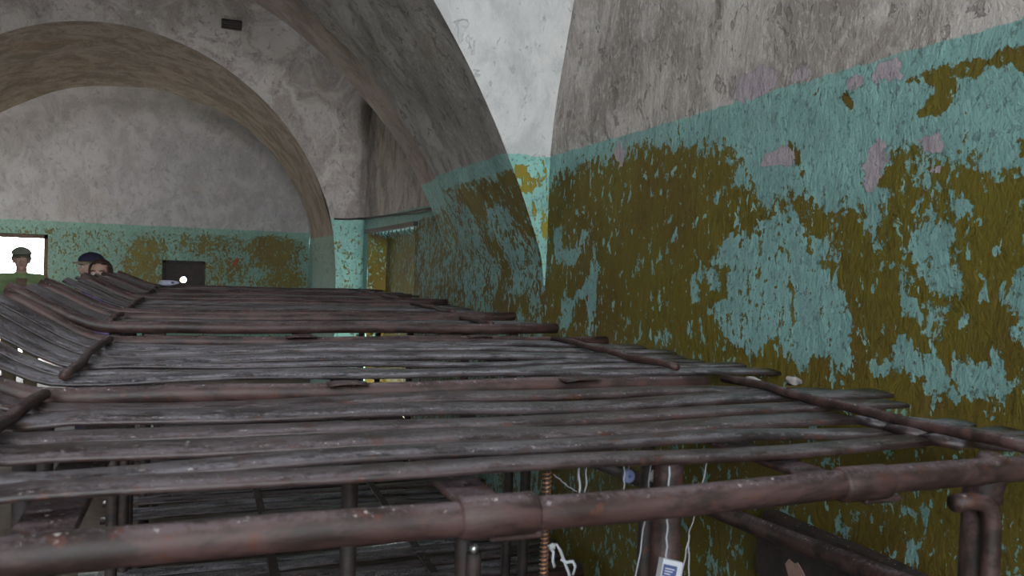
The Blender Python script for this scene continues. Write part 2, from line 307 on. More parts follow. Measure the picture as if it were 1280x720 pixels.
wr.grid(lambda y, z: (XW + ND, y, z + ZC), ar(NY0, NY1, 0.06), ar(-ZC, NZT, 0.05))
wr.grid(lambda x, z: (x, NY0, z + ZC), ar(XW, XW + ND, 0.05), ar(-ZC, NZT, 0.05)); wr.grid(lambda x, z: (x, NY1, z + ZC), ar(XW, XW + ND, 0.05), ar(-ZC, NZT, 0.05))
wr.grid(lambda y, x: (x, y, NZT + ZC), ar(NY0, NY1, 0.1), ar(XW, XW + ND, 0.05))
wall_right = wr.build('wall_right', MAT['wall_near'], paint_right)

# near vault: far haunch cut by the first arch, crown running back over the viewer
vn = Shell()
xs = np.concatenate([ar(XL, 0.4, 0.2)[:-1], ar(0.4, XW, 0.02), [XW + 0.06]])
def near_pt(x, t):
    z0 = arch_z(x, CA, RA) if x < XW - 1e-6 else -0.10
    a0 = math.asin(max(-1, min(1, (z0 - 0.143) / 3.215))); a = a0 + t * (math.pi / 2 - a0)
    z = 0.143 + 3.215 * math.sin(a)
    return (x, prof_near(z) + 0.4 * wav(x * 2, z), z + ZC)
vn.grid(near_pt, xs, np.concatenate([np.linspace(0, 0.35, 60)[:-1], np.linspace(0.35, 1, 16)]))
vn.grid(lambda x, y: (x, y, Z1 + ZC), ar(XL, XW + 0.05, 0.5), ar(YF, 0.81, 0.5))
vn.build('ceiling_near_vault', MAT['vault_near'], paint_near_face)

def arch_shell(c, r, y0f, y1f, zs, n=150, ny=40, wob=1.0):
    """soffit of an arch between two haunches, with its jambs down to the floor"""
    s = Shell()
    a0 = math.asin(max(-1, min(1, (zs - c[1]) / r)))
    def pt(a, t):
        z = c[1] + r * math.sin(a); y = y0f(z) + t * (y1f(z) - y0f(z)); k = r + wob * 2.0 * wav(y * 1.5, a * r)
        return (c[0] + k * math.cos(a), y, c[1] + k * math.sin(a) + ZC)
    s.grid(pt, np.linspace(a0, math.pi - a0, n), np.linspace(0, 1, ny))
    for sg in (1, -1):
        x = c[0] + sg * r * math.cos(a0)
        s.grid(lambda z, t, x=x: (x, y0f(z) + t * (y1f(z) - y0f(z)), z + ZC), ar(-ZC, zs, 0.1), np.linspace(0, 1, 12))
    return s
mid_joint = lambda z: 5.42 + 0.10 * max(0.0, z - 0.6)
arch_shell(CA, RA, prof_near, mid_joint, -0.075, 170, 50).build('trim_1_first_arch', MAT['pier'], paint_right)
s = arch_shell(CA, RA + 0.042, lambda z: mid_joint(z) - 0.01, m_near, -0.05, 120, 16, 0.3)
def joint_pt(a, t):      # the small step where the two masonry rings meet
    z = CA[1] + RA * math.sin(a); y = mid_joint(z) - 0.006; k = RA + (2.0 * wav(y * 1.5, a * RA) if t < 0.5 else 0.06)
    return (CA[0] + k * math.cos(a), y, CA[1] + k * math.sin(a) + ZC)
s.grid(joint_pt, np.linspace(0.27, math.pi - 0.27, 170), [0, 1])
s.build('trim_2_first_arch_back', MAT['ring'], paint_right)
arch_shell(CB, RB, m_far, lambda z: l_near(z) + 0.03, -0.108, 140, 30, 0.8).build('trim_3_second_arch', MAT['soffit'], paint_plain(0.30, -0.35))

def haunch(name, yf, ztop, c, r, mat, paint, zsp, dense):
    s = Shell(); xr = c[0] + math.sqrt(r * r - (zsp - c[1]) ** 2); xl = c[0] - math.sqrt(r * r - (zsp - c[1]) ** 2)
    xl = max(xl, XL)
    tt = lambda z0: (lambda t: z0 + (ztop - z0) * (1 - (1 - t) ** 2))
    def pt(x, t):
        z = tt(max(zsp, arch_z(x, c, r)))(t); return (x, yf(z), z + ZC)
    s.grid(pt, ar(xl, XW + 0.06 if xr > XW - 0.01 else xr, dense), np.linspace(0, 1, 40))
    if xr < XW - 0.01: s.grid(lambda x, t: (x, yf(-ZC + (ztop + ZC) * t), ztop * t + ZC * t), ar(xr, XW + 0.06, 0.03), np.linspace(0, 1, 130))
    if xl > XL + 0.01: s.grid(lambda x, t: (x, yf(-ZC + (ztop + ZC) * t), ztop * t + ZC * t), ar(XL, xl, 0.2), np.linspace(0, 1, 60))
    return s.build(name, mat, paint)
haunch('ceiling_middle_vault_front', m_near, Z2, CA, RA + 0.052, MAT['bay'], paint_plain(0.5, -0.3), -0.08, 0.1)
haunch('ceiling_middle_vault', m_far, Z2, CB, RB, MAT['bay'], paint_plain(0.50, -0.30), -0.108, 0.05)
haunch('ceiling_last_vault_front', l_near, Z3, CB, RB, MAT['bay'], paint_plain(0.5, -0.3), -0.108, 0.1)

# far wall with a doorway and a small hatch, its upper part leaning into the last vault
DX0, DX1, DZT = -3.50, -2.43, 0.26; HX0, HX1, HZ0, HZ1 = -0.705, -0.014, -0.72, -0.095
bw = Shell(); bf = lambda x, z: (x, l_far(z), z + ZC)
def cells(lo, hi, cuts): return [lo] + sorted(cuts) + [hi]
zc = cells(-ZC, 0.9, [DZT, HZ0, HZ1]); xc = cells(XL, XW, [DX0, DX1, HX0, HX1])
for i in range(len(xc) - 1):
    for j in range(len(zc) - 1):
        cx = (xc[i] + xc[i + 1]) / 2; cz = (zc[j] + zc[j + 1]) / 2
        if DX0 < cx < DX1 and cz < DZT: continue
        if HX0 < cx < HX1 and HZ0 < cz < HZ1: continue
        bw.grid(bf, ar(xc[i], xc[i + 1], 0.06), ar(zc[j], zc[j + 1], 0.05))
bw.grid(lambda x, t: bf(x, 0.9 + 2.2 * (1 - (1 - t) ** 2)), ar(XL, XW, 0.15), np.linspace(0, 1, 24))
for x in (DX0, DX1): bw.grid(lambda y, z, x=x: (x, y, z + ZC), ar(YB, YB + 0.55, 0.1), ar(-ZC, DZT, 0.1))
bw.grid(lambda x, y: (x, y, DZT + ZC), ar(DX0, DX1, 0.2), ar(YB, YB + 0.55, 0.1))
for x in (HX0, HX1): bw.grid(lambda y, z, x=x: (x, y, z + ZC), ar(YB, YB + 0.55, 0.1), ar(HZ0, HZ1, 0.1))
for z in (HZ0, HZ1): bw.grid(lambda x, y, z=z: (x, y, z + ZC), ar(HX0, HX1, 0.2), ar(YB, YB + 0.55, 0.1))
bw.build('wall_back', MAT['far'], paint_back)

def rect_wall(name, axis, pos, lo, hi, zlo, zhi, win, mat, paint, thick):
    s = Shell(); fn = (lambda u, z: (u, pos, z)) if axis == 'y' else (lambda u, z: (pos, u, z))
    uc = sorted({lo, hi, *[w[0] for w in win], *[w[1] for w in win]}); 
    zc = sorted({zlo, zhi, *[w[2] for w in win], *[w[3] for w in win]})
    for i in range(len(uc) - 1):
        for j in range(len(zc) - 1):
            cu = (uc[i] + uc[i + 1]) / 2; cz = (zc[j] + zc[j + 1]) / 2
            if any(w[0] < cu < w[1] and w[2] < cz < w[3] for w in win): continue
            s.grid(fn, ar(uc[i], uc[i + 1], 0.4), ar(zc[j], zc[j + 1], 0.4))
    return s.build(name, mat, paint)
rect_wall('wall_front', 'y', YF, XL, XW + 0.05, 0, 3.6 + ZC, [WIN_F], MAT['vault_near'], paint_plain(0.6, -0.2), 0.5)
rect_wall('wall_left', 'x', XL, YF, YB + 0.05, 0, 3.6 + ZC, [WIN_L], MAT['bay'], paint_plain(0.55, -0.2), 0.5)
rs = Shell(); rs.grid(lambda u, v: (u, v, ZC + 3.6), ar(XL - 0.6, XW + 0.6, 1.0), ar(YF - 0.3, YB + 0.6, 1.0)); rs.build('ceiling_added_cover', MAT['bay'], paint_plain(0.5, -0.3))  # added unseen cover that keeps sky light from leaking through the vaults
rect_wall('wall_added_outer', 'y', YB + 0.55, XL - 0.3, XW + 0.6, 0, 3.6 + ZC, [(DX0, DX1, 0, DZT + ZC), (HX0, HX1, HZ0 + ZC, HZ1 + ZC)], MAT['far'], paint_plain(-3.0, -0.3), 0.5)  # added outer sheet shutting sky light out of the space above the vaults
def barred_window(name, axis, pos, w):
    r_ = empty(name); r_['kind'] = 'structure'
    P3 = (lambda u, d, z: (u, pos + d, z)) if axis == 'y' else (lambda u, d, z: (pos + d, u, z))
    def bx(nm, u0, u1, z0, z1, d0, d1, mat):
        a_, b_ = P3(u0, d0, z0), P3(u1, d1, z1)
        v_ = [(x, y, z) for x in (a_[0], b_[0]) for y in (a_[1], b_[1]) for z in (a_[2], b_[2])]
        from_lists(nm, v_, [(0, 1, 3, 2), (4, 6, 7, 5), (0, 4, 5, 1), (2, 3, 7, 6), (0, 2, 6, 4), (1, 5, 7, 3)], mat, r_, False)
    u0, u1, z0, z1 = w
    for a_, b_, c_, d_ in ((u0, u0 + 0.06, z0, z1), (u1 - 0.06, u1, z0, z1), (u0 + 0.06, u1 - 0.06, z0, z0 + 0.06), (u0 + 0.06, u1 - 0.06, z1 - 0.06, z1)): bx('frame_bar', a_, b_, c_, d_, 0.0, 0.06, MAT['wood'])
    n = int((u1 - u0) / 0.35)
    for i in range(1, n): bx('iron_bar', u0 + (u1 - u0) * i / n - 0.009, u0 + (u1 - u0) * i / n + 0.009, z0 + 0.06, z1 - 0.06, 0.02, 0.04, MAT['dark_iron'])
barred_window('window_1', 'y', YF, WIN_F); barred_window('window_2', 'x', XL, WIN_L)
gr = Shell(); gr.grid(lambda u, v: (u, v, -0.05), ar(-40, 40, 8), ar(YB + 0.55, 70, 8)); gr.build('floor_yard', MAT['ground'])

# ---------------------------------------------------------------- bar, tube and slat shapes
def sweep(name, path, section, mat, parent=None, side=Vector((0, 1, 0)), smooth=True):
    """section: (s, n) pairs; s along `side`, n along the path normal"""
    v = []; f = []; k = len(section); n = len(path)
    for i, p in enumerate(path):
        a = path[max(0, i - 1)]; b = path[min(n - 1, i + 1)]; t = (Vector(b) - Vector(a)).normalized()
        s_ = (side - t * side.dot(t)).normalized(); nn = s_.cross(t)
        if nn.z < 0 and abs(nn.z) > 0.2: nn = -nn
        for q in section: v.append(Vector(p) + s_ * q[0] + nn * q[1])
    for i in range(n - 1):
        for j in range(k):
            f.append((i * k + j, i * k + (j + 1) % k, (i + 1) * k + (j + 1) % k, (i + 1) * k + j))
    f.append(tuple(range(k - 1, -1, -1))); f.append(tuple(range((n - 1) * k, n * k)))
    return from_lists(name, v, f, mat, parent, smooth)
def tube(name, path, r, mat, parent=None, n=12, radii=None, cap=True):
    v = []; f = []; path = [Vector(p) for p in path]; m = len(path); ref = None
    for i, p in enumerate(path):
        t = (path[min(m - 1, i + 1)] - path[max(0, i - 1)]).normalized()
        if ref is None: ref = t.orthogonal().normalized()
        ref = (ref - t * ref.dot(t)).normalized(); o = t.cross(ref); rr = radii[i] if radii else r
        for j in range(n):
            a = 2 * math.pi * j / n; v.append(p + (ref * math.cos(a) + o * math.sin(a)) * rr)
    for i in range(m - 1):
        for j in range(n): f.append((i * n + j, i * n + (j + 1) % n, (i + 1) * n + (j + 1) % n, (i + 1) * n + j))
    if cap: f.append(tuple(range(n - 1, -1, -1))); f.append(tuple(range((m - 1) * n, m * n)))
    return from_lists(name, v, f, mat, parent)
def box(name, lo, hi, mat, parent=None, bev=0.004, rot=None, seg=1):
    bm = bmesh.new(); bmesh.ops.create_cube(bm, size=1.0)
    c = [(lo[i] + hi[i]) / 2 for i in range(3)]; d = [hi[i] - lo[i] for i in range(3)]
    for q in bm.verts: q.co = Vector((q.co.x * d[0], q.co.y * d[1], q.co.z * d[2]))
    if bev: bmesh.ops.bevel(bm, geom=bm.edges[:], offset=min(bev, min(d) * 0.4), segments=seg, affect='EDGES')
    if rot is not None: bmesh.ops.rotate(bm, verts=bm.verts, cent=(0, 0, 0), matrix=rot)
    for q in bm.verts: q.co += Vector(c)
    return from_bm(name, bm, mat, parent, False)

def slat_section(w, t, roll=0.0):
    c_, s_ = math.cos(roll), math.sin(roll)
    return [(a * c_ - b * s_, a * s_ + b * c_) for a, b in [(-w / 2, -t * 0.2), (-w / 2 + 0.004, t * 0.72), (-w * 0.22, t), (w * 0.22, t), (w / 2 - 0.004, t * 0.72), (w / 2, -t * 0.2), (w / 2 - 0.01, -t * 0.55), (-w / 2 + 0.01, -t * 0.55)]]

HEAD = [(-0.32, 0.165), (-0.27, 0.135), (-0.20, 0.090), (-0.13, 0.045), (-0.07, 0.016), (-0.03, 0.004), (0.02, 0.0)]   # raised head end, from the bend
def slat_path(y, z, xk, xe, rise, rng, drop=0.0, head=True, amp=1.0, ahead=0.0):
    p = []; k = rise / 0.165
    ph = rng.uniform(0, 6.28); a1 = rng.uniform(0.003, 0.007) * amp; a2 = rng.uniform(0.001, 0.004) * amp; ty = rng.uniform(-0.012, 0.012) * amp; by = rng.uniform(-0.008, 0.008) * amp
    fn = lambda x: (a1 * math.sin(3.1 * x + ph) + a2 * math.sin(8.5 * x + 2 * ph))
    fy = lambda x: ty * (x - 0.6) + by * math.sin(2.2 * x + ph)
    if head:
        e = rng.uniform(0.9, 1.06)
        for hx, hz in HEAD: p.append((xk + hx * e, y + fy(xk) , z + hz * k * e + 0.4 * fn(xk + hx)))
        x0 = xk + 0.08
    else: x0 = xk - rng.uniform(0.0, 0.05)
    m = 15
    for i in range(m):
        x = x0 + (xe - x0) * i / (m - 1); d = drop * max(0.0, (x - 1.30) / 0.35)
        p.append((x, y + fy(x), z + fn(x) - d))
    return p

def make_bunk(spec):
    """one steel bunk: bent slats on two tubes, posts, a lower tier of slats"""
    rng = random.Random(spec['seed']); y0, y1, z = spec['y0'], spec['y1'], spec['z'] + ZC; xk, xe = spec['xk'], spec['xe']; rise = spec.get('rise', 0.16)
    root = empty('bunk_bed', (0, 0, 0)); tag(root, spec['label'], 'bunk bed', 'slatted steel bunks along the painted wall')
    zt = z - 0.012
    r = 0.0215
    bent = lambda y, zz, x1: [(xk + hx, y, zz + hz * rise / 0.165) for hx, hz in HEAD] + [(xk + 0.2 + (x1 - xk - 0.2) * i / 8, y, zz + 0.003 * math.sin(i * 1.3 + spec['seed'])) for i in range(9)]
    if spec.get('front', True):
        tube('front_tube', bent(y0, z - 0.002 + spec.get('ftz', 0.0), spec.get('ftx', xe - 0.05)), spec.get('fr', r), MAT['tube'], root, 14)
    tube('back_tube', bent(y1, z - 0.004, spec.get('btx', xe - 0.10)), r, MAT['tube'], root, 12)
    for i, (y, w) in enumerate(spec['slats']):
        e = xe + rng.uniform(-0.07, 0.05); e = spec['ends'][i] if 'ends' in spec and spec['ends'][i] else e
        p = slat_path(y, z - 0.008 + rng.uniform(-0.003, 0.004), xk + rng.uniform(-0.01, 0.01), e, rise, rng, spec.get('drop', 0.02))
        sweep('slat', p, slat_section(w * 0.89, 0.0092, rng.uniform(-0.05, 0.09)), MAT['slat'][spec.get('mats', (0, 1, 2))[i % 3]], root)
    # rods laid over the slats at the bend and at the foot
    ya, yb = spec['slats'][0][0] - 0.06, spec['slats'][-1][0] + 0.07
    tube('head_bar', [(xk - 0.01 + 0.006 * math.sin(i), ya + (yb - ya) * i / 8, z + 0.018 + 0.003 * math.sin(2.1 * i)) for i in range(9)], 0.0115, MAT['tube'], root, 8)
    fx = spec.get('fx', 1.325)
    tube('foot_bar', [(fx + 0.008 * math.sin(0.8 * i + spec['seed']), ya - spec.get('fext', 0.0) + (yb + 0.02 - ya + spec.get('fext', 0.0)) * i / 10, z + 0.014 + 0.003 * math.sin(1.7 * i)) for i in range(11)], 0.0115, MAT['tube'], root, 8)
    for x in spec.get('straps', (-0.17, 0.36, 0.95)):
        box('cross_strap', (x - 0.035, y0 - 0.005, z - 0.034), (x + 0.035, y1 + 0.005, z - 0.024), MAT['tube'], root, 0.003)
    for (px, py, pr) in spec['posts']:
        tube('post', [(px, py, 0.0), (px, py, 0.4), (px, py, 0.9), (px, py, z - 0.014)], pr, MAT['dark_iron'] if pr < 0.0239 else MAT['tube'], root, 12)
    # lower tier
    zl = ZC - 1.35
    n = max(5, int(round((y1 - y0) / 0.125)))
    for yy in (y0 + 0.02, y1 - 0.04): tube('lower_tube', [(-0.45, yy, zl - 0.025), (0.5, yy, zl - 0.03), (1.62, yy, zl - 0.025)], 0.02, MAT['tube'], root, 8)
    for i in range(n):
        y = y0 + 0.07 + (y1 - y0 - 0.14) * i / (n - 1)
        p = slat_path(y, zl, -0.45, 1.60 + rng.uniform(-0.05, 0.05), 0.1, rng, 0.0, False, 1.4)
        sweep('lower_slat', p[::2] + ([p[-1]] if len(p) % 2 == 0 else []), slat_section(0.088, 0.012), MAT['slat'][(i * 2 + spec['seed']) % 3], root)
    for x in (0.30, 0.95):
        box('lower_strap', (x - 0.02, y0, zl + 0.012), (x + 0.02, y1 - 0.02, zl + 0.018), MAT['dark_iron'], root, 0.002)
    return root

BUNKS = [
 dict(seed=1, mats=(1, 0, 1), y0=0.88, y1=1.835, z=-0.300, xk=-0.288, xe=1.65, ftx=1.62, fr=0.0208, btx=1.30, drop=0.006, fext=0.14, fx=1.335,  # darker slats here; shade over the near bunk put into their colour
      slats=[(1.106, 0.086), (1.209, 0.092), (1.328, 0.104), (1.457, 0.106), (1.582, 0.102), (1.706, 0.110)], ends=[1.27, 1.285, 1.30, None, None, None],
      posts=[(1.19, 0.905, 0.027), (0.718, 1.10, 0.0245), (0.60, 1.80, 0.021), (-0.33, 0.95, 0.021), (-0.33, 1.80, 0.021)],
      label='nearest rusty slatted bunk, thick front tube crossing the bottom of the view'),
 dict(seed=2, mats=(2, 3, 2), y0=1.93, y1=2.965, z=-0.300, xk=-0.285, xe=1.70, front=False, drop=0.008, fx=1.325,  # paler slats here; grazing light on them put into their colour
      slats=[(2.075, 0.100), (2.195, 0.116), (2.35, 0.118), (2.50, 0.116), (2.655, 0.118), (2.815, 0.112)],
      posts=[(0.35, 1.97, 0.021), (1.22, 1.98, 0.021), (-0.33, 2.0, 0.021), (1.22, 2.9, 0.021)],
      label='second rusty slatted bunk from the viewer, with the tightly set flat slats'),
 dict(seed=3, mats=(3, 0, 2), y0=3.13, y1=3.68, z=-0.268, xk=-0.315, xe=1.50, ftx=1.44, fr=0.0225, ftz=0.004, drop=0.01, rise=0.135, fx=1.16,
      slats=[(3.25, 0.105), (3.38, 0.11), (3.52, 0.11)], posts=[(-0.30, 3.16, 0.021), (1.25, 3.16, 0.021), (-0.30, 3.62, 0.021)],
      label='third slatted bunk, brown front tube standing proud behind the second bunk'),
 dict(seed=4, y0=3.79, y1=4.83, z=-0.262, xk=-0.315, xe=1.50, ftx=1.50, ftz=0.003, drop=0.0, rise=0.13, fx=1.20,
      slats=[(3.92, 0.115), (4.07, 0.115), (4.22, 0.118), (4.38, 0.115), (4.54, 0.116), (4.69, 0.112)], posts=[(-0.30, 3.83, 0.021), (1.25, 3.83, 0.021), (-0.30, 4.75, 0.021)],
      label='fourth slatted bunk, level with the foot of the first arch'),
 dict(seed=5, y0=4.95, y1=5.80, z=-0.258, xk=-0.320, xe=1.52, ftx=1.48, fr=0.024, ftz=0.006, drop=0.0, rise=0.12, fx=1.22,
      slats=[(5.08, 0.115), (5.23, 0.115), (5.38, 0.115), (5.53, 0.115), (5.68, 0.112)], posts=[(-0.30, 5.0, 0.021), (1.25, 5.0, 0.021)],
      label='fifth slatted bunk, last but one before the far arch'),
 dict(seed=6, y0=5.92, y1=6.78, z=-0.256, xk=-0.320, xe=1.54, ftx=1.48, drop=0.0, rise=0.105, fx=1.22,
      slats=[(6.05, 0.115), (6.20, 0.115), (6.35, 0.115), (6.50, 0.115), (6.65, 0.112)], posts=[(-0.30, 6.0, 0.021), (1.25, 6.0, 0.021), (-0.30, 6.7, 0.021), (1.25, 6.7, 0.021)],
      label='farthest slatted bunk, below the bricked-up opening in the wall')]
roots = [make_bunk(s) for s in BUNKS]
A = roots[0]
# extra pieces on the nearest bunk: pipe sleeves, short foot slats, corner bracket, side rail
for x0, x1 in ((0.285, 0.385), (0.865, 0.955)):
    tube('pipe_sleeve', [(x0, 0.88, ZC - 0.3015), (x0 + 0.004, 0.88, ZC - 0.3015), (x1 - 0.004, 0.88, ZC - 0.3015), (x1, 0.88, ZC - 0.3015)], 0.0255, MAT['tube'], A, 16, radii=[0.023, 0.0255, 0.0255, 0.023])
rf = random.Random(31)
for i, y in enumerate((1.085, 1.165, 1.265)):
    p = [(1.31 + 0.04 * j + rf.uniform(-0.002, 0.002), y + 0.012 * math.sin(j), ZC - 0.308 - 0.002 * j + 0.003 * math.sin(1.5 * j + i)) for j in range(8 + (i % 2))]
    sweep('foot_slat', p, slat_section(0.085, 0.012), MAT['slat'][i % 3], A)
tube('corner_bracket', [(1.095, 0.875, ZC - 0.345), (1.13, 0.875, ZC - 0.344), (1.152, 0.873, ZC - 0.347), (1.165, 0.87, ZC - 0.358), (1.170, 0.868, ZC - 0.38), (1.170, 0.867, ZC - 0.45), (1.168, 0.867, ZC - 0.70)], 0.0145, MAT['tube'], A, 10)
tube('post_collar', [(1.19, 0.90, ZC - 0.355), (1.19, 0.90, ZC - 0.335), (1.19, 0.89, ZC - 0.30), (1.19, 0.885, ZC - 0.277)], 0.031, MAT['tube'], A, 14, radii=[0.0285, 0.0295, 0.028, 0.020])
tube('side_rail', [(1.50, 0.9, ZC - 0.668), (1.50, 1.45, ZC - 0.702), (1.50, 1.92, ZC - 0.733), (1.50, 2.9, ZC - 0.79)], 0.026, MAT['tube'], A, 12)
tube('bolt_post', [(0.425, 1.22, 0.0), (0.425, 1.22, ZC - 0.50), (0.425, 1.22, ZC - 0.478)], 0.013, MAT['dark_iron'], A, 10)
tube('bolt_head', [(0.425, 1.22, ZC - 0.478), (0.425, 1.22, ZC - 0.468), (0.425, 1.22, ZC - 0.462)], 0.0075, MAT['steel'], A, 10, radii=[0.0085, 0.0085, 0.004])

for par, x, y, w in ((A, 0.90, 1.80, 0.10), (A, 0.31, 1.815, 0.09), (roots[1], 1.02, 2.955, 0.10), (roots[1], 0.33, 2.94, 0.11)):
    sweep('splice_plate', [(x - w / 2, y, ZC - 0.2845), (x - w / 5, y, ZC - 0.281), (x + w / 5, y + 0.004, ZC - 0.2815), (x + w / 2, y + 0.004, ZC - 0.2845)], slat_section(0.058, 0.003), MAT['tube'], par)

# dark flaked board against the wall under the bunk
bd = empty('wall_board', (1.66, 1.7, 0)); tag(bd, 'dark flaked board leaning along the wall below the nearest bunk', 'board')
def board(name, y0, y1, z0, z1, x0, x1, mat):
    bm = bmesh.new(); n = 10; rings = []
    for i in range(n + 1):
        y = y0 + (y1 - y0) * i / n; zt = z1(y) + 0.004 * math.sin(9 * y)
        rings.append([bm.verts.new((x - 1.66, y - 1.7, q)) for x, q in ((x0, z0), (x0, zt), (x1, zt), (x1, z0))])
    for a, b in zip(rings, rings[1:]):
        for j in range(4): bm.faces.new((a[j], a[(j + 1) % 4], b[(j + 1) % 4], b[j]))
    bm.faces.new(rings[0]); bm.faces.new(rings[-1][::-1])
    bmesh.ops.recalc_face_normals(bm, faces=bm.faces)
    return from_bm(name, bm, mat, bd, False)
board('board', 0.8, 2.03, 0.0, lambda y: ZC - 0.752, 1.685, 1.735, MAT['dark_iron'])
board('batten', 0.8, 2.02, 0.85, lambda y: ZC - 0.80, 1.66, 1.686, MAT['dark_iron'])
for (yy, zz_, ry, rz, sd) in ((1.84, ZC - 0.90, 0.045, 0.06, 1), (1.60, ZC - 0.93, 0.02, 0.03, 2)):
    q = random.Random(sd); k = 14; pts = []
    for i in range(k):
        a = 2 * math.pi * i / k; e = q.uniform(0.55, 1.15); pts.append((yy + ry * e * math.cos(a) - 1.7, zz_ + rz * e * math.sin(a)))
    v = [(-0.004, p[0], p[1]) for p in pts] + [(0.0, p[0], p[1]) for p in pts]
    from_lists('flaked_patch', v, [tuple(range(k))] + [(i, (i + 1) % k, (i + 1) % k + k, i + k) for i in range(k)], plain('pink_primer_%d' % sd, (0.33, 0.21, 0.18), 0.9, 0.2), bd, False)

# ---------------------------------------------------------------- strings, tag, scraps on and under the nearest bunk
def string(label, pts, r=0.0011, group='white strings hanging under the nearest bunk'):
    P = [Vector(p) for p in pts]; out = []
    for a, b in zip(P, P[1:]):
        for i in range(5): out.append(a.lerp(b, i / 5))
    out.append(P[-1])
    for i, p in enumerate(out): p.x += 0.0012 * math.sin(i * 1.7)
    o = tube('string', out, r, MAT['white'], None, 6); tag(o, label, 'string', group); return o
top = ZC - 0.312
string('short doubled white string nearest the wire-wrapped rod', [(0.577, 1.15, top), (0.582, 1.152, ZC - 0.36), (0.586, 1.15, ZC - 0.40), (0.588, 1.15, ZC - 0.43)], 0.0019)
string('thin white string just right of the doubled string', [(0.598, 1.16, top), (0.598, 1.16, ZC - 0.36), (0.594, 1.16, ZC - 0.40), (0.596, 1.16, ZC - 0.43)], 0.0012)
string('white string with a small knot at its end, left of the round blue disc', [(0.664, 1.15, top), (0.664, 1.15, ZC - 0.345), (0.665, 1.15, ZC - 0.369)], 0.0011)
string('long slanting white string left of the paper tag', [(0.716, 1.15, top), (0.712, 1.15, ZC - 0.39), (0.706, 1.15, ZC - 0.44), (0.692, 1.15, ZC - 0.54), (0.685, 1.15, ZC - 0.60)], 0.0013)
string('white string that carries the paper tag', [(0.700, 1.070, top), (0.695, 1.062, ZC - 0.38), (0.689, 1.052, ZC - 0.42), (0.685, 1.045, ZC - 0.453)], 0.0014)
string('white string looped right of the thick post', [(0.835, 1.15, top), (0.824, 1.15, ZC - 0.36), (0.810, 1.15, ZC - 0.42), (0.797, 1.15, ZC - 0.46), (0.800, 1.15, ZC - 0.50), (0.806, 1.15, ZC - 0.58)], 0.0012)
string('white string slanting down from the loop right of the thick post', [(0.7975, 1.148, ZC - 0.458), (0.790, 1.148, ZC - 0.50), (0.778, 1.148, ZC - 0.57)], 0.0012)
string('fine pale thread between the wire-wrapped rod and the doubled string', [(0.532, 1.15, ZC - 0.335), (0.545, 1.15, ZC - 0.344), (0.56, 1.15, ZC - 0.357), (0.576, 1.15, ZC - 0.366)], 0.0007)

tg = empty('paper_tag', (0.690, 1.045, ZC - 0.478)); tag(tg, 'white and blue printed paper packet hanging on a string by the thick post', 'tag'); tg.rotation_euler = (math.radians(-12), math.radians(14), math.radians(-10))
box('packet', (-0.017, -0.009, -0.05), (0.017, 0.009, 0.024), MAT['card'], tg, 0.001)
box('blue_panel', (-0.0155, -0.0096, -0.002), (0.008, -0.0088, 0.016), MAT['blue'], tg, 0.0)
box('blue_panel', (-0.0155, -0.0096, -0.030), (0.008, -0.0088, -0.010), MAT['blue'], tg, 0.0)
for k in range(3): box('printed_line', (-0.012, -0.0100, 0.0095 - 0.004 * k), (0.004 - 0.003 * k, -0.0094, 0.0110 - 0.004 * k), MAT['card'], tg, 0.0)

def lumpy(name, label, cat, loc, rad, mat, seed, sub=3, amp=0.18, flat=1.0):
    bm = bmesh.new(); bmesh.ops.create_icosphere(bm, subdivisions=sub, radius=1.0); q = random.Random(seed)
    ks = [(Vector((q.gauss(0, 1), q.gauss(0, 1), q.gauss(0, 1))) * 2.6, q.uniform(0, 6.28)) for _ in range(6)]
    for v in bm.verts:
        d = 1 + amp * sum(math.sin(k.dot(v.co) + p) for k, p in ks) / 2.4
        v.co = Vector((v.co.x * rad[0] * d, v.co.y * rad[1] * d, v.co.z * rad[2] * d))
    o = from_bm(name, bm, mat); o.location = loc
    if label: tag(o, label, cat)
    return o
# round disc and pale scrap caught under the slats
dk = empty('plastic_disc', (0.678, 1.16, ZC - 0.350)); tag(dk, 'small round blue-grey plastic disc hanging between two strings', 'disc')
tube('disc', [(0, -0.004, 0), (0, -0.003, 0), (0, 0.003, 0), (0, 0.004, 0)], 0.012, MAT['ltblue'], dk, 20, radii=[0.0095, 0.0115, 0.0115, 0.0095])
tube('disc_eye', [(0, -0.0062, 0.001), (0, -0.0045, 0.001)], 0.003, MAT['blue'], dk, 10)
tube('disc_thread', [(0.0, 0, 0.010), (0.001, 0, 0.028)], 0.0007, MAT['white'], dk, 5)
pr = empty('paper_scrap', (0.727, 1.16, ZC - 0.352)); tag(pr, 'tiny white paper scrap caught under the slats by the thick post', 'scrap')
o = lumpy('scrap', None, None, (0, 0, 0), (0.007, 0.004, 0.009), MAT['card'], 4, 2, 0.3); o.parent = pr
tube('scrap_thread', [(0.003, 0, 0.006), (0.010, 0, 0.020), (0.013, 0, 0.030)], 0.0008, MAT['white'], pr, 5)
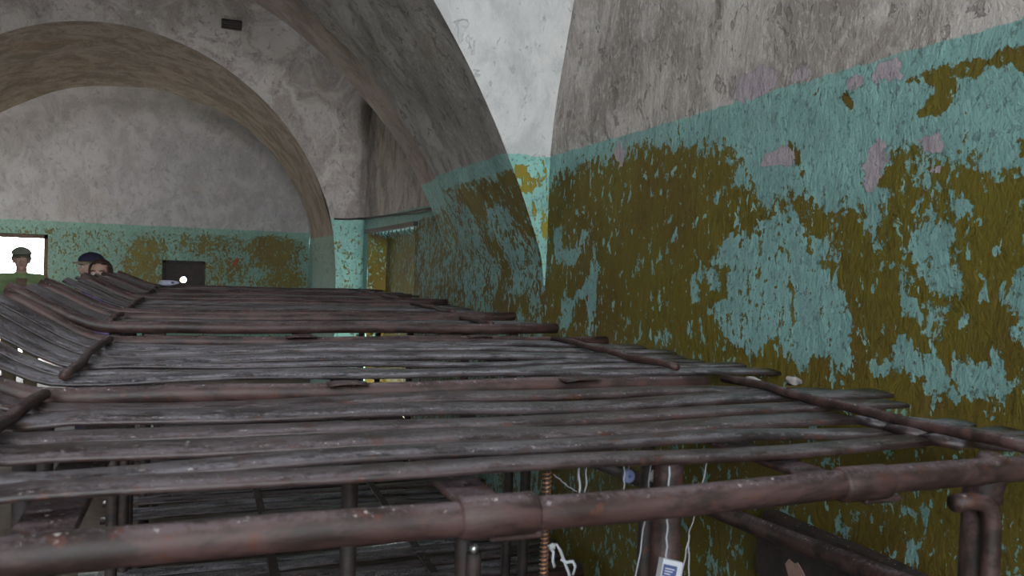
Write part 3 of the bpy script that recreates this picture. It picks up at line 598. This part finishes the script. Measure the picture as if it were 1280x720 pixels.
# thin rod wrapped in wire, with a ribbon tied to it
rd = empty('hanging_rod', (0.522, 1.15, 0)); tag(rd, 'thin rusty rod wrapped in bright wire below the nearest slat', 'rod')
tube('rod', [(0.0, 0, ZC - 0.62), (0.0, 0, ZC - 0.45), (0.0, 0, ZC - 0.323)], 0.005, MAT['tube'], rd, 8)
for z0, z1 in ((ZC - 0.366, ZC - 0.330), (ZC - 0.54, ZC - 0.42)):
    k = int((z1 - z0) / 0.0010); tube('wire_wrap', [(0.0068 * math.cos(i * 0.9), 0.0068 * math.sin(i * 0.9), z0 + (z1 - z0) * i / k) for i in range(k + 1)], 0.0013, MAT['copper'], rd, 5)
rb = empty('ribbon', (0.535, 1.142, ZC - 0.468)); tag(rb, 'knotted white ribbon with loose ends tied on the wire-wrapped rod', 'ribbon')
rib = [(-0.0025, -0.0002), (-0.0025, 0.0004), (0.0025, 0.0004), (0.0025, -0.0002)]
for k, pts in enumerate((((-0.012, 0, 0.02), (0.002, -0.004, 0.022), (0.010, -0.004, 0.010), (0.020, -0.002, -0.012), (0.028, 0, -0.028), (0.034, 0, -0.05)),
                         ((-0.008, 0, 0.018), (-0.003, -0.004, 0.010), (-0.003, -0.004, -0.004), (0.001, -0.003, -0.016)),
                         ((0.012, -0.002, -0.004), (0.022, -0.003, -0.010), (0.034, -0.002, -0.010), (0.040, 0, -0.020), (0.036, 0, -0.034)))):
    sweep('ribbon_tail', pts, rib, MAT['white'], rb, Vector((1, 0.2, 0.2)))
o = lumpy('knot', None, None, (-0.004, -0.002, 0.019), (0.006, 0.005, 0.005), MAT['white'], 9, 2, 0.25); o.parent = rb
# scraps lying on the slats
lumpy('paper_scrap', 'crumpled pale paper scrap on the slats against the foot rod', 'scrap', (1.375, 1.72, ZC - 0.285), (0.022, 0.016, 0.010), MAT['paper'], 11, 3, 0.35)
lumpy('paper_scrap', 'crumpled pale paper scrap at the slat ends by the wall', 'scrap', (1.53, 1.735, ZC - 0.292), (0.030, 0.022, 0.014), MAT['paper'], 12, 3, 0.35)
cp = empty('cloth_bundle', (-0.262, 6.50, ZC - 0.226)); tag(cp, 'pale lavender cloth bundle lying on the farthest bunk by the hatch', 'bundle')
o = lumpy('bundle', None, None, (0, 0, 0.012), (0.068, 0.05, 0.022), plain('lavender_cloth', (0.48, 0.48, 0.62), 0.85, 0.12, 20), 21, 4, 0.10); o.parent = cp
o = lumpy('fold', None, None, (0.028, -0.042, 0.016), (0.012, 0.014, 0.009), MAT['blue'], 22, 2, 0.2); o.parent = cp

# ---------------------------------------------------------------- fittings on the walls
cb = tube('wall_cable', [(XW - 0.020, 5.95, ZC + 0.455), (XW - 0.022, 6.6, ZC + 0.462), (XW - 0.022, 7.3, ZC + 0.468), (XW - 0.022, 8.3, ZC + 0.487), (XW - 0.03, 9.40, ZC + 0.512), (XW - 0.06, 9.455, ZC + 0.512), (1.58, 9.455, ZC + 0.497), (1.40, 9.455, ZC + 0.492)], 0.011, MAT['cable'])
tag(cb, 'black cable strung along the paint line above the bricked-up opening', 'cable')
ln = empty('iron_lintel', (XW, 8.06, ZC + NZT)); tag(ln, 'dark iron lintel bar over the bricked-up opening in the side wall', 'lintel')
sweep('bar', [(-0.016, NY0 - 8.12, 0.005), (-0.018, 0.0, 0.0), (-0.016, NY1 - 7.98, 0.002)], [(-0.022, -0.02), (-0.022, 0.02), (0.022, 0.02), (0.022, -0.02)], MAT['dark_iron'], ln, Vector((0, 0, 1)), False)
q = random.Random(3)
for i in range(12):
    y = NY0 - 8.06 + 0.12 + (NY1 - NY0 - 0.24) * i / 11
    tube('bracket', [(0.02, y, 0.0), (0.015, y + q.uniform(-0.02, 0.02), -0.05), (0.06, y + q.uniform(-0.03, 0.03), -0.09)], 0.006, MAT['dark_iron'], ln, 6)
# bricked-up opening: plank shutter leaf inside the recess
vt = empty('vault_vent', (0.19, 8.705, ZC + 2.398)); tag(vt, 'small dark plate standing in for the open vent hole in the middle vault', 'vent')
vt.rotation_euler = (math.radians(48.5), 0, 0)
box('vent_hole_dark', (-0.10, -0.012, -0.055), (0.10, 0.012, 0.055), MAT['dark_iron'], vt, 0.006)  # dark plate put where an open hole lies; its inner shade is painted
for k in range(3): box('vent_bar', (-0.085, -0.020, -0.035 + 0.03 * k), (0.085, -0.011, -0.027 + 0.03 * k), MAT['dark_iron'], vt, 0.002)

# hatch in the far wall: iron plate with a round spy hole
ht = empty('iron_hatch', ((HX0 + HX1) / 2, YB + 0.12, ZC + HZ0)); tag(ht, 'dark iron hatch with a bright round hole in the far wall', 'hatch')
hw, hh = (HX1 - HX0) / 2, HZ1 - HZ0; hx, hz, hr = -0.367 - (HX0 + HX1) / 2, -0.432 - HZ0, 0.052
bm = bmesh.new(); k = 32; rings = []
for y in (-0.01, 0.01):
    ci = []; co = []
    for i in range(k):
        a = 2 * math.pi * (i + 0.5) / k; c_, s_ = math.cos(a), math.sin(a)
        ci.append(bm.verts.new((hx + hr * c_, y, hz + hr * s_)))
        t = min(((hw if c_ > 0 else -hw) - hx) / c_ if abs(c_) > 1e-6 else 1e9, ((hh if s_ > 0 else 0.0) - hz) / s_ if abs(s_) > 1e-6 else 1e9)
        co.append(bm.verts.new((hx + t * c_, y, hz + t * s_)))
    rings.append((ci, co))
for (ci, co) in rings:
    for i in range(k): bm.faces.new((ci[i], ci[(i + 1) % k], co[(i + 1) % k], co[i]))
for i in range(k): bm.faces.new((rings[0][0][i], rings[0][0][(i + 1) % k], rings[1][0][(i + 1) % k], rings[1][0][i]))
bmesh.ops.recalc_face_normals(bm, faces=bm.faces)
from_bm('plate', bm, MAT['dark_iron'], ht, False)
for lo, hi in (((-hw, -0.05, hh - 0.045), (hw, -0.01, hh)), ((-hw, -0.05, 0.0), (-hw + 0.045, -0.01, hh)), ((hw - 0.045, -0.05, 0.0), (hw, -0.01, hh)), ((-hw, -0.05, 0.0), (hw, -0.01, 0.045))):
    box('frame_bar', lo, hi, MAT['dark_iron'], ht, 0.004)
tube('hole_rim', [(hx + (hr + 0.006) * math.cos(a), -0.014, hz + (hr + 0.006) * math.sin(a)) for a in [2 * math.pi * i / 24 for i in range(25)]], 0.008, MAT['dark_iron'], ht, 6)
# doorway frame
df = empty('door_1', (DX1, YB, 0)); df['kind'] = 'structure'
box('door_post', (-0.07, 0.05, 0.0), (0.0, 0.20, DZT + ZC), MAT['wood'], df, 0.006)
box('door_post', (DX0 - DX1, 0.05, 0.0), (DX0 - DX1 + 0.07, 0.20, DZT + ZC), MAT['wood'], df, 0.006)
box('door_head', (DX0 - DX1, 0.05, DZT + ZC - 0.07), (0.0, 0.20, DZT + ZC), MAT['wood'], df, 0.006)
# red paint mark on the far wall
q = random.Random(8); pts = []
for i in range(12):
    a = 2 * math.pi * i / 12; e = q.uniform(0.7, 1.15); pts.append((0.493 + 0.05 * e * math.cos(a) + 0.02 * math.sin(a), -0.085 + 0.085 * e * math.sin(a)))
v = [(p[0], YB - 0.006, ZC + p[1]) for p in pts] + [(p[0], YB + 0.001, ZC + p[1]) for p in pts]
o = from_lists('paint_mark', v, [tuple(range(12))] + [(i, (i + 1) % 12, (i + 1) % 12 + 12, i + 12) for i in range(12)], plain('red_paint', (0.42, 0.11, 0.06), 0.8, 0.25), None, False)
tag(o, 'small red mark on the far wall right of the hatch', 'paint mark')

# ---------------------------------------------------------------- people
def add_ball(bm, c, r, seg=16):
    m = Matrix.Translation(Vector(c)) @ Matrix.Diagonal((*(r if isinstance(r, tuple) else (r, r, r)), 1))
    bmesh.ops.create_uvsphere(bm, u_segments=seg, v_segments=max(8, seg // 2), radius=1.0, matrix=m)
def add_limb(bm, pts, seg=14):
    """tapered rounded limb through (x, y, z, r) joints"""
    for a, b in zip(pts, pts[1:]):
        A_, B_ = Vector(a[:3]), Vector(b[:3]); d = B_ - A_; L = d.length
        q = d.to_track_quat('Z', 'Y').to_matrix().to_4x4(); q.translation = (A_ + B_) / 2
        bmesh.ops.create_cone(bm, cap_ends=True, segments=seg, radius1=a[3], radius2=b[3], depth=L, matrix=q)
    for p in pts: add_ball(bm, p[:3], p[3], seg)
def remeshed(name, bm, mat, parent, voxel, smooth_it=4):
    o = from_bm(name, bm, mat, parent)
    m = o.modifiers.new('weld', 'REMESH'); m.mode = 'VOXEL'; m.voxel_size = voxel; m.use_smooth_shade = True
    s = o.modifiers.new('soften', 'SMOOTH'); s.factor = 0.5; s.iterations = smooth_it
    return o
SKIN = plain('skin', (0.52, 0.33, 0.26), 0.55, 0.06, 8); EYE = plain('eye_white', (0.7, 0.68, 0.66), 0.3, 0.02); IRIS = plain('iris', (0.05, 0.035, 0.03), 0.3, 0.05); LIP = plain('lip', (0.42, 0.18, 0.16), 0.5, 0.05)

def hand(bm, w, s, elbow):
    """relaxed hanging hand from wrist w; s = +1 for the figure's left side"""
    d = Vector((0, -0.12, -1)).normalized(); side = Vector((0, -1, 0)); x0 = Vector(w)
    add_limb(bm, [(*x0, 0.027), (*(x0 + d * 0.05), 0.033), (*(x0 + d * 0.085), 0.030)])
    base = x0 + d * 0.085
    for k, (off, L) in enumerate(((0.028, 0.070), (0.010, 0.080), (-0.009, 0.074), (-0.027, 0.058))):
        a = base + side * off; b = a + d * L * 0.5 + Vector((-s * 0.006, 0, 0)); c = b + (d * L * 0.5 + Vector((-s * 0.016, 0, 0)))
        add_limb(bm, [(*a, 0.0095), (*b, 0.0088), (*c, 0.0075)], 8)
    t0 = x0 + d * 0.03 + side * 0.022; t1 = t0 + side * 0.022 + d * 0.032; t2 = t1 + side * 0.008 + d * 0.032
    add_limb(bm, [(*t0, 0.0125), (*t1, 0.0105), (*t2, 0.0085)], 8)

def person(label, loc, height, face_dir, top_mat, leg_mat, hair_mat, kind, hair_long=False):
    """figure facing local -y, standing with relaxed arms; turned by face_dir"""
    root = empty('person', loc, face_dir); tag(root, label, 'person')
    k = height / 1.75
    P = lambda x, y, z, r=None: (x * k, y * k, z * k) + ((r * k,) if r is not None else ())
    f = 0.85 if kind == 'woman' else 1.0
    bm = bmesh.new()
    for s in (-1, 1):
        add_limb(bm, [P(s * 0.095, 0, 0.90, 0.085), P(s * 0.10, 0.005, 0.70, 0.073), P(s * 0.10, 0.0, 0.49, 0.055), P(s * 0.10, 0.015, 0.35, 0.054), P(s * 0.10, 0.02, 0.09, 0.036)])
        add_limb(bm, [P(s * 0.10, 0.035, 0.05, 0.038), P(s * 0.105, -0.08, 0.035, 0.034), P(s * 0.108, -0.15, 0.028, 0.026)])
        add_limb(bm, [P(s * 0.165 * f, 0, 1.42, 0.058), P(s * 0.215 * f, 0.01, 1.33, 0.05), P(s * 0.245 * f, 0.02, 1.12, 0.042), P(s * 0.255 * f, -0.01, 0.98, 0.038), P(s * 0.26 * f, -0.05, 0.86, 0.027)])
        hand(bm, P(s * 0.26 * f, -0.055, 0.84), s, None)
    add_limb(bm, [P(0, 0, 0.93, 0.13), P(0, 0, 1.06, 0.122)])
    for s in (-1, 1): add_limb(bm, [P(s * 0.05, 0.0, 1.05, 0.105), P(s * 0.075 * f, 0, 1.22, 0.112), P(s * 0.085 * f, 0.005, 1.35, 0.095)])
    add_limb(bm, [P(0, 0.012, 1.40, 0.062), P(0, 0.008, 1.48, 0.054), P(0, 0.0, 1.54, 0.054)])
    # head: skull, face, jaw, nose, ears
    add_ball(bm, P(0, 0.012, 1.655), tuple(q * k for q in (0.076, 0.096, 0.092)), 24)
    add_ball(bm, P(0, -0.022, 1.610), tuple(q * k for q in (0.064, 0.068, 0.088)), 24)
    add_ball(bm, P(0, -0.052, 1.548), tuple(q * k for q in (0.036, 0.030, 0.026)), 16)
    add_ball(bm, P(0, -0.072, 1.665), tuple(q * k for q in (0.052, 0.018, 0.012)), 16)
    add_limb(bm, [P(0, -0.084, 1.650, 0.008), P(0, -0.104, 1.612, 0.0125)], 10)
    for s in (-1, 1):
        add_ball(bm, P(s * 0.011, -0.092, 1.608), 0.009 * k, 10)
        add_ball(bm, P(s * 0.076, 0.012, 1.628), tuple(q * k for q in (0.012, 0.020, 0.033)), 12)
        add_ball(bm, P(s * 0.038, -0.066, 1.612), tuple(q * k for q in (0.020, 0.018, 0.018)), 12)
    remeshed('body', bm, SKIN, root, 0.0075 * k, 5)
    for s in (-1, 1):
        b2 = bmesh.new(); add_ball(b2, P(s * 0.032, -0.080, 1.642), 0.0125 * k, 14); ey = from_bm('eye', b2, EYE, root)
        b2 = bmesh.new(); add_ball(b2, P(s * 0.032, -0.0895, 1.642), tuple(q * k for q in (0.006, 0.004, 0.006)), 10); from_bm('iris', b2, IRIS, ey)
        tube('eyebrow', [P(s * 0.014, -0.090, 1.664), P(s * 0.032, -0.093, 1.668), P(s * 0.052, -0.080, 1.662)], 0.004 * k, hair_mat, root, 6)
    b2 = bmesh.new(); add_ball(b2, P(0, -0.088, 1.578), tuple(q * k for q in (0.022, 0.008, 0.007)), 12); from_bm('mouth', b2, LIP, root)
    # hair: shell over the skull, open at the face
    b2 = bmesh.new(); bmesh.ops.create_uvsphere(b2, u_segments=36, v_segments=24, radius=1.0)
    for v in b2.verts: v.co = Vector((v.co.x * 0.085, v.co.y * 0.104 + 0.014, v.co.z * 0.100 + 1.657)) * k
    kill = [v for v in b2.verts if (v.co.y < (-0.048 if hair_long else -0.045) * k and v.co.z < 1.715 * k) or (v.co.z < (1.56 if hair_long else 1.625) * k) or (v.co.y < -0.02 * k and v.co.z < 1.66 * k and not hair_long)]
    if hair_long: kill = [v for v in b2.verts if (v.co.y < -0.035 * k and v.co.z < (1.722 - 0.25 * abs(v.co.x) / k) * k and abs(v.co.x) < 0.060 * k) or v.co.z < 1.56 * k]
    bmesh.ops.delete(b2, geom=kill, context='VERTS')
    for v in b2.verts: v.co += Vector((0.002 * math.sin(v.co.x * 300), 0.002 * math.sin(v.co.z * 260), 0))
    hr_ = from_bm('hair', b2, hair_mat, root); sm = hr_.modifiers.new('thickness', 'SOLIDIFY'); sm.thickness = 0.012 * k; sm.offset = 0.3
    if hair_long:
        b2 = bmesh.new()
        for s in (-1, 1): add_limb(b2, [P(s * 0.072, 0.015, 1.64, 0.026), P(s * 0.078, 0.025, 1.56, 0.028), P(s * 0.080, 0.02, 1.47, 0.024)])
        add_limb(b2, [P(0, 0.085, 1.66, 0.05), P(0, 0.090, 1.55, 0.055), P(0, 0.08, 1.45, 0.045)])
        remeshed('hair_lengths', b2, hair_mat, root, 0.010, 3)
    # clothes
    b2 = bmesh.new()
    add_limb(b2, [P(0, 0, 0.90, 0.148), P(0, 0, 1.06, 0.14)])
    for s in (-1, 1):
        add_limb(b2, [P(s * 0.055, 0.0, 0.92, 0.125), P(s * 0.055, 0.0, 1.05, 0.12), P(s * 0.08 * f, 0, 1.22, 0.125), P(s * 0.09 * f, 0.005, 1.36, 0.105)])
        add_limb(b2, [P(s * 0.06, 0.01, 1.455, 0.045), P(s * 0.168 * f, 0.003, 1.425, 0.070), P(s * 0.222 * f, 0.012, 1.33, 0.064), P(s * 0.25 * f, 0.02, 1.12, 0.056), P(s * 0.258 * f, -0.01, 0.98, 0.050), P(s * 0.26 * f, -0.045, 0.875, 0.043)])
    add_limb(b2, [P(0, 0.012, 1.42, 0.075), P(0, 0.012, 1.475, 0.066)])
    tp = remeshed('jacket' if kind != 'woman' else 'blouse', b2, top_mat, root, 0.012, 4)
    b2 = bmesh.new()
    add_limb(b2, [P(0, 0, 0.94, 0.142), P(0, 0, 0.90, 0.142)])
    for s in (-1, 1): add_limb(b2, [P(s * 0.085, 0, 0.90, 0.105), P(s * 0.10, 0.005, 0.70, 0.088), P(s * 0.10, 0.0, 0.49, 0.072), P(s * 0.10, 0.015, 0.30, 0.070), P(s * 0.10, 0.015, 0.10, 0.064)])
    remeshed('trousers', b2, leg_mat, root, 0.014, 4)
    b2 = bmesh.new()
    for s in (-1, 1):
        sh = bmesh.new(); add_limb(sh, [P(s * 0.10, 0.035, 0.055, 0.046), P(s * 0.105, -0.08, 0.046, 0.044), P(s * 0.108, -0.155, 0.038, 0.034)])
        for v in sh.verts: v.co.z = max(0.0, v.co.z)
        remeshed('shoe', sh, MAT['cable'], root, 0.010, 2)
    b2.free()
    return root, P, k, tp

def cap(root, P, k, crown_mat, brim_mat, ball=False):
    b2 = bmesh.new(); bmesh.ops.create_uvsphere(b2, u_segments=32, v_segments=18, radius=1.0)
    bmesh.ops.delete(b2, geom=[v for v in b2.verts if v.co.z < -0.12], context='VERTS')
    for v in b2.verts: v.co = Vector((v.co.x * 0.094, v.co.y * 0.112 + 0.010, v.co.z * 0.080 + 1.698)) * k
    c = from_bm('cap', b2, crown_mat, root); s = c.modifiers.new('thickness', 'SOLIDIFY'); s.thickness = 0.006; s.offset = 1
    v = []; f = []; n = 14
    for j in range(n + 1):
        a = math.pi * (0.14 + 0.72 * j / n)
        for rr, dz in ((1.0, 0.0), (1.62, -0.012)):
            v.append(P(0.090 * math.cos(a) * (1 if rr == 1 else 1.02), -0.098 * math.sin(a) * rr + 0.006, 1.692 + dz - 0.02 * abs(math.cos(a)) * (rr - 1)))
    for j in range(n): f.append((2 * j, 2 * j + 1, 2 * j + 3, 2 * j + 2))
    b = from_lists('cap_brim', v, f, brim_mat, c); s = b.modifiers.new('thickness', 'SOLIDIFY'); s.thickness = 0.006
    tube('cap_button', [P(0, 0.01, 1.776), P(0, 0.01, 1.786)], 0.008, crown_mat, c, 8)
    return c

G = plain
hairA = G('dark_brown_hair', (0.045, 0.022, 0.016), 0.5, 0.3, 60); hairB = G('grey_brown_hair', (0.10, 0.07, 0.05), 0.6, 0.3, 60)
# woman behind the heads of the far bunks, facing the viewer
w_root, wP, wk, _ = person('woman with dark parted hair, only her brow showing above the bunk heads', (-0.80, 7.15, 0), 1.735, math.radians(-8), G('violet_print_blouse', (0.16, 0.12, 0.26), 0.8, 0.5, 30), G('dark_skirt_cloth', (0.04, 0.04, 0.06), 0.9, 0.2), hairA, 'woman', True)
# man in a peaked cap behind her, turned to the left
m_root, mP, mk, _ = person('man in a dark peaked cap turned left behind the dark-haired woman', (-1.03, 8.45, 0), 1.765, math.radians(-62), G('dark_jacket', (0.035, 0.035, 0.045), 0.85, 0.2), G('grey_trousers', (0.08, 0.08, 0.09), 0.9, 0.2), hairB, 'man')
cap(m_root, mP, mk, G('navy_cap', (0.025, 0.025, 0.06), 0.8, 0.2), G('tan_brim', (0.30, 0.24, 0.17), 0.8, 0.15))
sweep('shirt_collar', [mP(-0.055, -0.10, 1.40), mP(-0.03, -0.095, 1.455), mP(0.0, -0.085, 1.47), mP(0.03, -0.095, 1.455), mP(0.055, -0.10, 1.40)], [(-0.03, -0.004), (-0.03, 0.006), (0.03, 0.006), (0.03, -0.004)], G('pale_shirt', (0.45, 0.48, 0.62), 0.8, 0.25, 40), m_root, Vector((0, 0.3, 1)))
tube('lanyard', [mP(0.05, -0.03, 1.50), mP(0.045, -0.075, 1.48), mP(0.03, -0.12, 1.42), mP(0.01, -0.135, 1.30)], 0.010, G('orange_lanyard', (0.55, 0.24, 0.04), 0.7, 0.1), m_root, 6)
# man in a green jacket in front of the bright doorway
d_root, dP, dk_, _ = person('man in a green jacket and cap against the bright doorway', (-1.93, 10.2, 0), 1.80, math.radians(12), G('green_jacket', (0.22, 0.30, 0.14), 0.85, 0.25, 10), G('khaki_trousers', (0.16, 0.13, 0.08), 0.9, 0.2), hairB, 'man')
cap(d_root, dP, dk_, G('grey_green_cap', (0.20, 0.21, 0.17), 0.85, 0.2), G('grey_green_brim', (0.17, 0.18, 0.15), 0.85, 0.2))
sweep('shirt_front', [dP(0, -0.112, 1.44), dP(0, -0.138, 1.36), dP(0, -0.144, 1.20), dP(0, -0.150, 1.05), dP(0, -0.152, 0.92)], [(-0.05, -0.004), (-0.05, 0.006), (0.05, 0.006), (0.05, -0.004)], G('brown_shirt', (0.20, 0.14, 0.11), 0.85, 0.2), d_root, Vector((1, 0, 0)))
